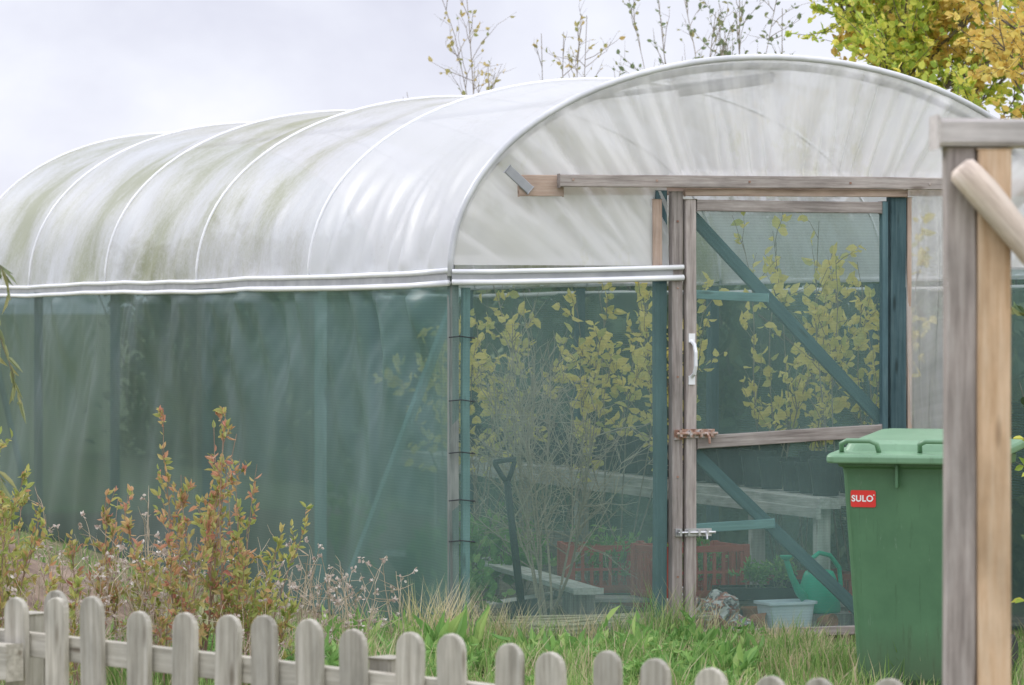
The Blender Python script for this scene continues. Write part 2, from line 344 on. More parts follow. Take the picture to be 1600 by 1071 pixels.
mb=MB(); mb.tube([arc(math.pi*i/48,.085,-.035) for i in range(49)],.016,8); mb.build('hoop',M_greytube,tun,smooth=True)  # extra grey tube, stands in for the dark inner shadow under the front arch
for side in(0,2*HW):
    for z,r in((1.668,.012),(1.612,.014)):
        mb=MB(); x=side-.012 if side==0 else side+.012
        mb.tube([Vector((x,-.01+(LEN)*i/20,z-.0005*i+.014*noise.noise(Vector((i*.7,z,0))))) for i in range(21)],r,8); mb.build('rail',M_white,tun,smooth=True)
board('batten',(-.006,0,1.64),(-.006,LEN,1.635),.04,.015,M_greytube,tun,n=(-1,0,0),bevel=0)
for z,r in((1.675,.011),(1.628,.013)):
    mb=MB(); mb.tube([Vector((1.09*i/6,-.035-.02*i/6,z-.008+.026*i/6+.006*noise.noise(Vector((i*.7,z,0))))) for i in range(7)],r,8); mb.build('rail',M_white,tun,smooth=True)
board('batten',(.0,-.03,1.645),(1.04,-.045,1.665),.035,.012,M_greytube,tun,bevel=0)
def netsheet(name,mat,fn,nu,nv,parent=tun):
    mb=MB()
    for j in range(nv+1):
        for i in range(nu+1): mb.v.append(tuple(fn(i/nu,j/nv)))
    for j in range(nv):
        for i in range(nu):
            a=j*(nu+1)+i; mb.f.append((a,a+1,a+nu+2,a+nu+1))
    return mb.build(name,mat,parent,smooth=True)
def side_fn(x0):
    def f(a,b):
        v=LEN*a; z=1.60*b+.01
        post=abs(((v/SP)+.5)%1-.5)*SP
        k=min(1,post/.3)
        w=.07*noise.noise(Vector((v*1.1+z*.6,z*.9,x0)))+.034*noise.noise(Vector((v*2.4+z*1.2,z*1.0,x0+4)))
        top=max(0,(z-.5)/1.1)
        w+=.065*noise.noise(Vector((v*3.6-z*2.6,z*1.9+v*.4,x0+9)))*top*(1.0 if v<4 else .55)
        w+=.02*abs(noise.noise(Vector((v*6+z*4,z*3-v,x0+2))))*top
        return Vector((x0+w*k*(1 if b<.97 else .3),v,z))
    return f
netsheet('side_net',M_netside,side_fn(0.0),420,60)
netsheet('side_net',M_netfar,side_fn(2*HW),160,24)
netsheet('end_net',M_netfar,lambda a,b:Vector((2*HW*a,LEN,1.62*b+.01)),20,12)
def backgab(a,b):
    t=math.pi*a; p=arc(t,LEN,-.01); return Vector((p.x,LEN-.01,RZ+(p.z-RZ)*b))
netsheet('end_net',M_netfar,backgab,40,8)
def ztop(u):
    x=(u-HW)/HW; s_=math.sqrt(max(0,1-x*x)); return RZ+s_**.93*1.0
def pleat(u,z):
    ang=math.atan2(z-.9,u-HW); r=math.hypot(z-.9,u-HW)
    env=.25+.75*min(1,max(0,(z-1.8)/.4))
    a=noise.noise(Vector((ang*10,r*.8,0)))+.6*noise.noise(Vector((ang*22,r*1.2,4)))
    ridge=1-2*abs(noise.noise(Vector((ang*15,r*.9,9))))
    return (.055*a+.048*ridge)*env
def gab(u0,u1,zb):
    def f(a,b):
        u=u0+(u1-u0)*a; zt=max(ztop(u)-.008,zb+.001); z=zb+(zt-zb)*b
        edge=min(1,(zt-z)/.05)*min(1,(z-zb)/.05+.15)
        return Vector((u,-.006+pleat(u,z)*edge,z))
    return f
netsheet('gable_film',M_gable,gab(.01,1.04,1.70),220,60)
netsheet('gable_film',M_gable,gab(1.04,2.20,2.09),220,50)
netsheet('gable_film',M_gable,gab(2.62,2*HW-.02,1.70),90,40)
netsheet('gable_film',M_gable,gab(2.20,2.62,2.09),80,40)
def rightfilm(a,b):
    u=2.20+.42*a; z=.35+(2.10-.35)*b
    w=.04*noise.noise(Vector((u*16-z*1.2,z*.9,0)))+.025*noise.noise(Vector((u*30+z,z*1.1,9)))
    return Vector((u,-.012+w*min(1,(1-b)*8),z))
o=netsheet('film_curtain',M_curtain,rightfilm,80,100)
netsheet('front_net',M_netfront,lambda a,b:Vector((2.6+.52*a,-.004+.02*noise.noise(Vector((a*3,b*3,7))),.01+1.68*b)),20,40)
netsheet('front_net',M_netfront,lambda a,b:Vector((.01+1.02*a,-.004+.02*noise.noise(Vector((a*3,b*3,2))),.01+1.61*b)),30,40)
# frame timbers (front)
board('post',(.022,.02,0),(.022,.02,1.66),.042,.04,W_dkpost,tun)
board('post',(.082,.03,0),(.082,.03,1.6),.035,.03,W_lightteal,tun)
for z in(.48,.66,.87,1.10,1.38):
    mb=MB(); mb.tube([(-.012,-.02,z),(.04,-.03,z+.005),(.11,-.02,z-.004),(.105,.0,z)],.003,6); mb.build('cable_tie',M_dark,tun)
board('post',(1.01,.035,0),(1.01,.035,2.04),.055,.045,W_teal,tun)
board('post',(1.068,-.012,0),(1.068,-.012,2.035),.052,.05,W_grey,tun,bevel=.004)
board('post',(2.165,-.008,0),(2.165,-.008,2.03),.080,.05,W_teal,tun)
board('batten',(2.222,-.022,.3),(2.222,-.022,2.02),.022,.02,W_brown,tun)
board('post',(3.09,.02,0),(3.09,.02,1.68),.06,.05,W_dkpost,tun)
board('beam',(.31,-.030,2.052),(.52,-.030,2.054),.095,.018,W_brown,tun)
board('beam',(.52,.055,2.055),(2.9,.055,2.075),.08,.03,W_brown,tun)
board('beam',(.487,-.066,2.075),(2.50,-.066,2.085),.055,.03,W_grey,tun,bevel=.004)
board('beam',(1.10,-.040,2.03),(2.2,-.044,2.035),.032,.02,W_brown,tun)
board('strut',(.25,-.046,2.125),(.36,-.046,2.03),.042,.012,M_greytube,tun)
board('strut',(.98,-.012,1.70),(.98,-.012,2.0),.045,.012,W_brown,tun)
mb=MB(); mb.tube([(1.15,.14,2.49),(1.60,.12,2.56)],.020,8); mb.build('ridge_brace',M_greytube,tun,smooth=True)
mb=MB(); mb.tube([(1.61,.14,2.58),(1.61,LEN,2.69)],.014,8); mb.build('ridge_brace',M_greytube,tun,smooth=True)
door=bpy.data.objects.new('door',None); COL.objects.link(door); door.parent=tun; door["label"]="weathered timber door frame with green net and diagonal braces"
def B(*a,**k): return board(*a,parent=door,**k)
B('stile',(1.13,-.03,-.0),(1.13,-.03,2.0),.05,.042,W_grey,bevel=.004)
B('stile',(2.092,-.03,.02),(2.092,-.03,2.0),.030,.036,W_teal)
B('top_rail',(1.157,-.03,1.972),(2.073,-.03,1.972),.052,.04,W_grey)
B('mid_rail',(1.157,-.032,.905),(2.073,-.032,.945),.058,.04,W_grey)
B('bottom_rail',(1.157,-.03,.035),(2.073,-.03,.035),.04,.04,W_grey)
B('brace',(1.15,.008,1.93),(2.09,.008,1.0),.055,.028,W_teal)
B('brace',(1.15,.008,.87),(2.07,.008,.04),.055,.028,W_teal)
B('brace',(1.157,-.012,1.57),(1.52,-.012,1.555),.04,.02,W_lightteal)
B('brace',(1.157,-.012,.515),(1.55,-.012,.53),.042,.02,W_lightteal)
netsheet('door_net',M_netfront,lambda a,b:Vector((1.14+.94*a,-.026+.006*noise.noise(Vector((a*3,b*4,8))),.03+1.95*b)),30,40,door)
mb=MB(); mb.tube([(1.13,-.052,1.20),(1.13,-.085,1.215),(1.13,-.10,1.25),(1.13,-.10,1.31),(1.13,-.085,1.345),(1.13,-.052,1.36)],.009,8)
mb.box((1.13,-.053,1.185),(.03,.006,.04)); mb.box((1.13,-.053,1.375),(.03,.006,.04)); mb.build('handle',M_white,door,smooth=False)
mb=MB(); mb.box((1.16,-.055,.945),(.16,.006,.04)); mb.box((1.07,-.042,.94),(.04,.008,.045)); mb.tube([(1.05,-.068,.945),(1.25,-.068,.945)],.007,8)
for x in(1.07,1.12,1.17,1.22): mb.box((x,-.065,.945),(.012,.022,.03))
mb.tube([(1.2,-.068,.945),(1.2,-.09,.93),(1.2,-.095,.90)],.006,6)
o=mb.build('bolt',M_rust,door); o["label"]="rusty sliding bolt"
mb=MB(); mb.box((1.16,-.055,.50),(.13,.006,.035)); mb.box((1.07,-.042,.50),(.03,.008,.035)); mb.tube([(1.06,-.066,.50),(1.24,-.066,.50)],.006,8)
for x in(1.07,1.11,1.16,1.2): mb.box((x,-.064,.50),(.01,.02,.026))
mb.tube([(1.19,-.066,.50),(1.19,-.085,.49),(1.19,-.09,.47)],.005,6)
mb.build('bolt',M_steel,door)
for x,y,z in [(1.068,-.0385,z) for z in(.3,.75,1.2,1.6,1.9)]+[(u,-.0825,2.08) for u in(.55,.95,1.4,1.9,2.3)]:
    mb=MB(); mb.box((x,y,z),(.009,.004,.009)); mb.build('nail',M_rust,tun)
for k in range(1,6):
    board('post',(.062,k*SP,0),(.062,k*SP,1.64),.05,.05,W_sidepost if k==1 else W_lightteal,tun,n=(-1,0,0))
    board('post',(2*HW-.05,k*SP,0),(2*HW-.05,k*SP,1.64),.075,.05,W_teal,tun,n=(-1,0,0))
board('brace',(.075,.12,1.58),(.075,1.75,.2),.045,.03,W_sidepost,tun,n=(-1,0,0))
board('brace',(.09,10.9,1.58),(.09,9.3,.2),.05,.03,W_lightteal,tun,n=(-1,0,0))
# ------------------------------------------------------------------ ground
def ground():
    mb=MB(); xs=sorted(set([-600,-200,-80,-40]+list(np.linspace(-20,20,61))+[40,80,200,600])); ys=sorted(set([-300,-80,-20]+list(np.linspace(0,50,76))+[80,200,600,1500]))
    for y in ys:
        for x in xs:
            z=.015*noise.noise(Vector((x*.8,y*.8,0))) if abs(x)<20 and 0<y<50 else 0
            mb.v.append((x,y,z))
    nx=len(xs)
    for j in range(len(ys)-1):
        for i in range(nx-1):
            a=j*nx+i; mb.f.append((a,a+1,a+nx+1,a+nx))
    m=mat_noise('turf',[(.3,(.15,.12,.085)),(.5,(.17,.17,.08)),(.7,(.19,.25,.09))],ns=2.5,rough=.95,bump=.6)
    o=mb.build('ground',m,smooth=True); o["kind"]="structure"
ground()
mb=MB()
mb.add([T(.05,.05,.022),T(3.08,.05,.022),T(3.08,10.95,.022),T(.05,10.95,.022)],[(0,1,2,3)]); o=mb.build('floor',M_soil); o["kind"]="structure"
def blades(X,Y,H,w,lean=(.1,.8)):
    n=len(X)
    az=rng.uniform(0,2*np.pi,n); ln=rng.uniform(*lean,n)*H
    d=np.stack([np.cos(az),np.sin(az)],1); pz=np.stack([-np.sin(az+.6),np.cos(az+.6)],1)*(w*rng.uniform(.6,1.3,n))[:,None]
    b=np.stack([X,Y],1)
    def pt(off,z,s): return np.concatenate([b+d*off[:,None]+pz*s,z[:,None]],1)
    zz=np.zeros(n)
    return np.stack([pt(zz,zz,1),pt(zz,zz,-1),pt(ln*.35,H*.55,.8),pt(ln*.35,H*.55,-.8),pt(ln,H,0)],1).reshape(-1,3)
def blademesh(name,V,mat):
    n=len(V)//5
    me=bpy.data.meshes.new(name); me.vertices.add(len(V)); me.vertices.foreach_set('co',V.astype(np.float32).ravel())
    base=5*np.arange(n)[:,None]
    loops=np.concatenate([base+np.array([[0,1,3,2]]),base+np.array([[2,3,4]])],1).ravel()
    me.loops.add(len(loops)); me.loops.foreach_set('vertex_index',loops.astype(np.int32))
    me.polygons.add(2*n); st=(7*np.arange(n)[:,None]+np.array([[0,4]])).ravel()
    me.polygons.foreach_set('loop_start',st.astype(np.int32)); me.update(calc_edges=True); me.validate()
    me.materials.append(mat); o=bpy.data.objects.new(name,me); COL.objects.link(o); return o
def grass():
    def reg(n,x0,x1,y0,y1,h0,h1,w):
        X=rng.uniform(x0,x1,n);Y=rng.uniform(y0,y1,n)
        u=(X+.274)*.9427+(Y-16.2)*.3337; v=-(X+.274)*.3337+(Y-16.2)*.9427
        ins=(u>.03)&(v>.02)
        clump=np.array([noise.noise(Vector((a*1.9,b*1.9,0)))+.8*noise.noise(Vector((a*5.5,b*5.5,3))) for a,b in zip(X,Y)])
        ds=np.clip((np.hypot(u-1.7,(v+.3)*1.0)-.35)/.8,0.35,1)
        ds=np.where((v>.3)&(u<0),ds*.6,ds)
        keep=(~ins)&(clump>-.25+rng.uniform(-.25,.25,n))&(rng.uniform(0,1,n)<ds+.2)
        X=X[keep];Y=Y[keep];clump=clump[keep];ds=ds[keep]; n=len(X)
        H=rng.uniform(h0,h1,n)*(.75+clump*1.8)*ds; H=np.clip(H,.02,.26)
        return blades(X,Y,H,w)
    V=np.concatenate([reg(52000,-2.6,2.4,12.9,17.0,.04,.12,.003),reg(2500,-2.4,1.3,14.4,16.2,.12,.22,.0025),reg(9000,-5.5,-1.0,15.5,27,.06,.16,.005)])
    o=blademesh('grass',V,L_grass); o["kind"]="stuff"
grass()
# ------------------------------------------------------------------ plants
def rv(s=1): return Vector((random.gauss(0,s),random.gauss(0,s),random.gauss(0,s)))
def path(p,d,L,n=6,w=.12,up=0.0):
    pts=[Vector(p)]; d=Vector(d).normalized()
    for i in range(n):
        d=(d+rv(w)+Vector((0,0,up))).normalized(); pts.append(pts[-1]+d*L/n)
    return pts,d
def taper(r,n,e=.3): return [r*(1-(1-e)*i/(n-1)) for i in range(n)]
def leaves_on(mb,pts,n,size,w=.5,t0=.2,droop=0.0,out=.7):
    for _ in range(n):
        t=random.uniform(t0,1)*(len(pts)-1); i=min(int(t),len(pts)-2); p=pts[i].lerp(pts[i+1],t-i)
        d=(pts[i+1]-pts[i]).normalized()+rv(out); d.z-=droop
        mb.leaf(p,d,size*random.uniform(.5,1.3),w)
def plant(name,label,cat,base,h,nst,spread,leafm,stemm,lsize,nleaf,ntw=8,twL=.3,r=.006,lw=.5,group=None,bare=False,lean=(0,0),t0=.3,wob_=.1,sub=0,bs=.02,hmin=.65,tup=.25,droop=0,out=.7):
    th=thing(name,label,cat,base,0,group); S=MB(); Lf=MB()
    for _ in range(nst):
        d=Vector((random.gauss(lean[0],spread),random.gauss(lean[1],spread),1)); hh=h*random.uniform(hmin,1.0)
        pts,_d=path((random.gauss(0,bs),random.gauss(0,bs),0),d,hh,8,wob_,.06); S.tube(pts,taper(r*random.uniform(.7,1.1),9,.3),5)
        for _k in range(ntw):
            t=random.uniform(t0,.97)*8; i=min(int(t),7); p=pts[i].lerp(pts[i+1],t-i)
            dd=(pts[i+1]-pts[i]).normalized()+rv(.55)+Vector((0,0,tup))
            L=twL*random.uniform(.4,1)*(1.2-t/8*.7)
            tp,_=path(p,dd,L,4,.18,.04); S.tube(tp,taper(r*.4,5,.35),4)
            for _s in range(sub):
                q=tp[random.randint(1,4)]; sp,_=path(q,(tp[-1]-tp[0]).normalized()+rv(.6),L*.5,3,.2,.05); S.tube(sp,taper(r*.22,4,.4),3)
                if not bare: leaves_on(Lf,sp,max(1,nleaf//3),lsize,lw,.2,droop,out)
            if not bare: leaves_on(Lf,tp,nleaf,lsize,lw,.2,droop,out)
        if not bare: leaves_on(Lf,pts,nleaf,lsize,lw,.5,droop,out)
    S.build('stem',stemm,th)
    if Lf.lp: Lf.build('foliage',leafm,th)
    return th
G='yellow-leaved shrubs growing inside the polytunnel'
for (u,v,h,ns) in [(1.00,2.7,1.65,4),(1.25,3.2,1.6,4),(1.42,2.6,1.72,4),(1.62,2.1,1.70,4),(1.45,3.9,1.6,3),(2.0,2.1,1.95,4),(2.25,1.5,2.0,5),(2.45,1.1,2.0,4),(2.6,2.0,1.95,4),(2.75,1.4,1.85,4),(1.8,3.0,1.9,3)]:
    plant('shrub','slender shrub with yellowing oval leaves behind the netting','shrub',T(u,v,.02),h,ns,.12,L_yellow,M_twig,.060,5,ntw=11,twL=.42,r=.006,lw=.66,group=G,t0=.44,droop=.4,out=1.0,hmin=.75)
plant('bare_shrub','leafless finely branched shrub standing just inside the netting','shrub',T(.80,.9,.02),1.32,8,.27,L_dry,L_dry,.03,0,ntw=20,twL=.55,r=.008,bare=True,t0=.25,sub=6)
G='low leafy greens inside the polytunnel'
for (u,v,h) in [(.75,2.1,.45),(.95,2.6,.5),(1.15,2.3,.4),(.55,2.0,.35),(.4,.9,.3),(.5,3.2,.6)]:
    plant('low_plant','low leafy green plant on the tunnel floor','plant',T(u,v,.02),h,10,.5,L_weed,M_twig,.06,5,ntw=4,twL=.2,r=.004,lw=.7,group=G,t0=.2)
G='autumn shrubs along the netting'
A_='upright shrub with reddish orange leaves before green netting'; B_='small shrub with yellow-green leaves beside the netting'; C_='bushy shrub with yellow-olive leaves and red tips'; D_='thin shrub with sparse olive leaves'
for (x,y,h,ns,lab,m,sp_) in [(-1.18,14.5,1.16,12,A_,L_spire,.055),(-1.08,14.8,.85,6,B_,L_spireg,.08),(-1.30,14.2,.75,5,B_,L_spire,.08),(-1.98,14.6,1.0,9,C_,L_spireg,.09),(-2.15,15.2,1.0,7,C_,L_spireg,.1),(-1.62,14.8,.85,5,D_,L_spire,.08),(-1.72,14.1,.55,4,D_,L_spireg,.1),(-1.0,14.4,.45,5,B_,L_spireg,.1),(-1.45,14.9,.6,4,D_,L_spireg,.1)]:
    plant('garden_shrub',lab,'shrub',(x,y,0),h,ns,sp_,m,M_redtwig,.036,8,ntw=12,twL=.18,r=.004,lw=.45,group=G,t0=.15,bs=.06,tup=.7,wob_=.07)
plant('evergreen_shrub','dense dark green shrub by the corner of the polytunnel','shrub',(2.66,16.55,0),1.9,14,.12,L_dark,M_bark,.07,9,ntw=16,twL=.35,r=.008,lw=.55,t0=.05,bs=.12)
plant('garden_shrub','yellow-green shrub beside the wheelie bin','shrub',(2.42,15.6,0),1.45,8,.12,L_maple,M_bark,.05,7,ntw=12,twL=.3,r=.007,lw=.6,t0=.2,bs=.08)
G='dry seeding weeds in the grass'
for (x,y,h) in [(-.95,15.2,.55),(-.8,15.5,.50),(-1.45,15,.72),(-1.85,14.9,.6),(-.72,15.0,.46),(-2.0,15.2,.7),(-1.0,14.2,.4),(-1.5,14.5,.62),(-1.75,14.4,.5),(-1.38,14.6,.55),(-1.9,14.3,.5),(-1.55,15.3,.6),(-1.35,14.9,.6),(-.55,15.6,.4),(-1.28,14.7,.6),(-.85,14.7,.4),(-1.65,14.6,.6),(-1.42,14.3,.5),(-.65,15.3,.4),(-.9,15.6,.5)]:
    th=thing('dry_weed','dry brown weed stems topped with withered seed heads','weed',(x,y,0),0,G); S=MB();F=MB()
    for _ in range(7):
        pts,_d=path((random.gauss(0,.04),random.gauss(0,.04),0),(random.gauss(0,.18),random.gauss(0,.18),1),h*random.uniform(.6,1),6,.08,.05); S.tube(pts,taper(.003,7,.4),4)
        for k in range(7):
            q=pts[random.randint(1,6)]; tp,_=path(q,rv(.5)+Vector((0,0,.6)),.1,3,.2); S.tube(tp,taper(.0018,4,.4),3)
            if random.random()<.5:
                for _q in range(7): F.leaf(tp[-1]+rv(.004),rv(1)+Vector((0,0,.3)),.017,.7)
    S.build('stem',L_dry,th); F.build('foliage',L_fluff,th)
G='low green weeds in the grass'
def weed(x,y,h,big=False):
    th=thing('weed','low bright green leafy weed in the grass','weed',(x,y,0),0,G); F=MB(); S=MB()
    for _ in range(random.randint(7,12)):
        pts,_=path((random.gauss(0,.03),random.gauss(0,.03),0),(random.gauss(0,.8),random.gauss(0,.8),1),h*random.uniform(.6,1.2),5,.12,-.06)
        S.tube(pts,taper(.0018,6,.4),3)
        if big: leaves_on(F,pts,5,.085,.34,.1,.0,.7)
        else: leaves_on(F,pts,18,.036,.36,.1,.0,.9)
    S.build('stem',L_weed,th); F.build('foliage',L_weed,th)
for i in range(130):
    x=random.uniform(-1.6,1.0); y=random.uniform(14.4,15.95)
    weed(x,y,random.uniform(.08,.21),i%3==0)
for i in range(24): weed(random.uniform(.7,1.35),random.uniform(15.0,16.2),random.uniform(.05,.12),i%4==0)
for (x,y) in [(-.42,15.75),(-.30,15.6),(-.62,15.5),(-.15,15.7)]:
    th=thing('dock_plant','dock plant with long upright pointed leaves','weed',(x,y,0)); F=MB()
    for _ in range(9): F.leaf((0,0,0),(random.gauss(0,.5),random.gauss(0,.5),1),random.uniform(.16,.30),.24)
    F.build('foliage',L_weed,th)
G='tufts of dry grass'
for (x,y,h,m) in [(-.36,15.95,.34,L_straw),(-.25,16.05,.30,L_straw),(.68,16.1,.32,L_grass),(.60,16.05,.28,L_grass),(.80,16.2,.24,L_straw),(.5,15.9,.20,L_grass),(1.25,16.1,.15,L_straw),(1.05,15.9,.13,L_straw),(.95,16.3,.14,L_grass),(1.15,16.35,.13,L_straw),(.35,16.1,.22,L_straw),(-.05,16.1,.24,L_straw),(.15,16.0,.18,L_grass),(1.3,15.4,.15,L_straw),(1.15,15.1,.13,L_straw),(-.6,14.9,.20,L_straw),(-1.0,15.0,.26,L_straw),(.2,15.0,.15,L_straw),(.7,15.3,.13,L_straw)]:
    n=130; X=x+rng.normal(0,.07,n); Y=y+rng.normal(0,.04,n); o=blademesh('grass_tuft',blades(X,Y,h*rng.uniform(.5,1.1,n),.0022,(.2,.8)),m); tag(o,'tuft of straw-coloured dry grass by the tunnel' if m is L_straw else 'tuft of long green grass by the tunnel','grass',G)
# ------------------------------------------------------------------ background trees
def tree(name,label,base,h,trunk_r,crownm,n_limb,n_tw,leaf_per,lsize,spread,zmin,lw=.7,mat2=None,twL=.5,upright=.5):
    th=thing(name,label,'tree',base); S=MB(); Lf=MB(); Lf2=MB()
    pts,_=path((0,0,0),(random.gauss(0,.03),random.gauss(0,.03),1),h*.8,8,.04,.05); S.tube(pts,taper(trunk_r,9,.3),8)
    for a in range(n_limb):
        t=random.uniform(zmin,1)*8; i=min(int(t),7); p=pts[i].lerp(pts[i+1],t-i)
        az=2.4*a+random.uniform(-.3,.3); d=Vector((math.cos(az),math.sin(az),upright+random.uniform(-.2,.5)))
        L=spread*random.uniform(.6,1.05); lp,_=path(p,d,L,6,.1,.06); S.tube(lp,taper(trunk_r*.35,7,.25),6)
        second = mat2 is not None and (random.random()<.1 or math.cos(az)<-.82)
        for b in range(n_tw):
            t=random.uniform(.15,1)*6; i=min(int(t),5); q=lp[i].lerp(lp[i+1],t-i)
            tp,_=path(q,(lp[-1]-lp[0]).normalized()*.6+rv(.6)+Vector((0,0,.3)),twL*random.uniform(.5,1.2),4,.15,.03); S.tube(tp,taper(trunk_r*.09,5,.35),4)
            leaves_on(Lf2 if second else Lf,tp,leaf_per,lsize,lw,.15,.2,.9)
            for _k in range(2):
                sp,_=path(tp[random.randint(1,4)],rv(1)+Vector((0,0,.3)),twL*.45,3,.2); S.tube(sp,taper(trunk_r*.05,4,.4),3)
                leaves_on(Lf2 if second else Lf,sp,leaf_per//2,lsize,lw,.1,.2,.9)
    S.build('trunk',M_bark,th); Lf.build('crown',crownm,th)
    if Lf2.lp: Lf2.build('crown',mat2,th)
    return th
tree('maple_tree','field maple with bright yellow-green autumn leaves behind the polytunnel',(2.92,24.5,0),4.9,.045,L_maple,42,14,22,.050,1.45,.36,.9,L_orange,.5,.5)
tree('maple_tree','smaller field maple with green and yellow leaves beside the hedge',(3.8,22.5,0),4.0,.045,L_maple,26,12,18,.050,1.4,.25,.9,L_orange,.5,.5)
G='slender saplings rising behind the roof'
L_bronze=leafmat('bronze_leaf',[(0,(.30,.34,.14)),(.5,(.54,.46,.20)),(1,(.64,.48,.20))],.4)
for (x,y,h,ns,m,lab,nl) in [(-.10,27.0,3.35,2,L_bronze,'a',2),(.12,27.3,4.2,2,L_bronze,'a',2),(.38,27.1,3.7,2,L_bronze,'a',2),(.66,27.0,3.8,2,L_bronze,'a',2),(1.0,27.4,3.6,2,L_green,'b',2),(1.36,26.6,3.95,4,L_green,'b',3),(1.80,26.5,3.85,4,L_green,'b',4),(1.55,27.4,4.2,3,L_green,'b',3)]:
    plant('sapling_tree','slender sapling with sparse bronze leaves behind the roof' if lab=='a' else 'slender sapling with small grey-green leaves behind the roof','tree',(x,y,0),h,ns,.025,m,M_twig,.044,nl,ntw=15,twL=.6,r=.008,lw=.7,group=G,t0=.6,wob_=.05,bs=.06,hmin=.93,tup=.4,sub=2)
def hedge(u0,v0,v1,h,n,lab):
    th=thing('hedge',lab,'hedge',T(u0,(v0+v1)/2,0),YAW); F=MB(); S=MB(); Ln=(v1-v0)
    for i in range(n):
        y=random.uniform(-Ln/2,Ln/2); x=random.gauss(0,.25)
        z=random.uniform(.02,h*(1+.14*noise.noise(Vector((y*1.3,x,0)))))
        F.leaf((x,y,z),rv(1)+Vector((0,0,.2)),random.uniform(.09,.17),.7)
    for i in range(int(Ln*5)):
        y=random.uniform(-Ln/2,Ln/2); pts,_=path((random.gauss(0,.1),y,0),(random.gauss(0,.2),random.gauss(0,.2),1),h*.95,5,.1); S.tube(pts,taper(.02,6,.3),5)
    S.build('stem',M_bark,th); F.build('foliage',L_dark,th)
hedge(4.1,-.8,22,2.1,28000,'dark green hedge running behind the polytunnel')
def willow():
    st=random.getstate(); random.seed(21)
    th=thing('willow_tree','young willow with long drooping narrow-leaved twigs','tree',(-2.42,12.4,0)); S=MB();F=MB()
    pts,_=path((0,0,0),(0.0,0,1),2.02,8,.02); S.tube(pts,taper(.05,9,.4),8)
    for k in range(14):
        p=pts[random.randint(6,8)]; az=random.uniform(-.7,.7) if k<8 else random.uniform(1.4,4.8)
        d=Vector((math.cos(az),math.sin(az)*.7,.0)); L=random.uniform(.5,.78)
        lp,_=path(p,d,L,6,.06,-.07); S.tube(lp,taper(.008,7,.3),5)
        for j in range(3):
            q=lp[random.randint(3,6)]; tp,_=path(q,Vector((random.gauss(.25,.25),random.gauss(0,.3),-.5)),random.uniform(.3,.55),8,.12,-.10); S.tube(tp,taper(.003,9,.4),4)
            leaves_on(F,tp,17,.085,.15,.05,.5,.5)
    S.build('trunk',M_twig,th); F.build('crown',L_willow,th)
    random.setstate(st)
willow()
mb=MB(); n=28
for j in range(n+1):
    for i in range(n+1):
        x=(i/n-.5)*2.4;y=(j/n-.5)*1.8; r=math.hypot(x/1.2,y/.9); z=max(-.02,.5*(math.cos(min(1,r)*math.pi)*.5+.5)+.12*noise.noise(Vector((x*5,y*5,0)))*(1-min(1,r))-.02)
        mb.v.append((x,y,z))
for j in range(n):
    for i in range(n): a=j*(n+1)+i; mb.f.append((a,a+1,a+n+2,a+n+1))
o=mb.build('compost_heap',mat_noise('heap',[(.3,(.12,.085,.07)),(.7,(.32,.24,.18))],ns=14,rough=.95,bump=1),None,smooth=True); o.location=(-2.4,16.4,0); tag(o,'brown heap of soil and dead stems beside the netting','soil heap')
# ------------------------------------------------------------------ picket fence
fence=thing('picket_fence','low weathered picket fence with rounded tops','fence',(-1.41,10.5,0),math.atan2(-1.6,1.875))
pitch=.166
def picket(mb_h,w=.092,t=.02):
    mb=MB(); prof=[(-w/2,.0),(w/2,.0),(w/2,mb_h-w*.5)]
    for i in range(1,8):
        a=math.pi*i/8; prof.append((w/2*math.cos(a),mb_h-w*.5+w*.5*math.sin(a)))
    prof.append((-w/2,mb_h-w*.5)); n=len(prof)
    vs=[(z,x,-t/2) for x,z in prof]+[(z,x,t/2) for x,z in prof]
    fs=[tuple(range(n)),tuple(range(n,2*n))[::-1]]+[(i,i+n,(i+1)%n+n,(i+1)%n) for i in range(n)]
    mb.add(vs,fs); return mb
PM=Matrix(((0,1,0,0),(0,0,-1,0),(1,0,0,0),(0,0,0,1)))
for i in range(-3,20):
    x=i*pitch+random.uniform(-.008,.008); h=.695-.0036*i+random.uniform(-.018,.018)
    M=Matrix.Translation((x,random.uniform(-.002,.002),-.0))@Matrix.Rotation(R(random.uniform(-1.8,1.8)),4,'Y')@PM
    picket(h,random.uniform(.082,.094)).build('picket',W_fence,fence,M=M,bevel=.004)
picket(.70,.088).build('picket',W_fence,fence,M=Matrix.Translation((.085,.066,0))@PM,bevel=.004)
for z in(.20,.535):
    board('rail',(-.6,.033,z+.02),(3.4,.033,z-.06),.07,.035,W_fence,fence)
for x in(-.09,1.32,2.75):
    board('post',(x+.0,.125,0),(x,.125,.62-.03*x),.08,.08,W_fence,fence,bevel=.006)
board('rail',(-.55,-.06,.50),(.05,-.06,.50),.10,.06,W_fence,fence)
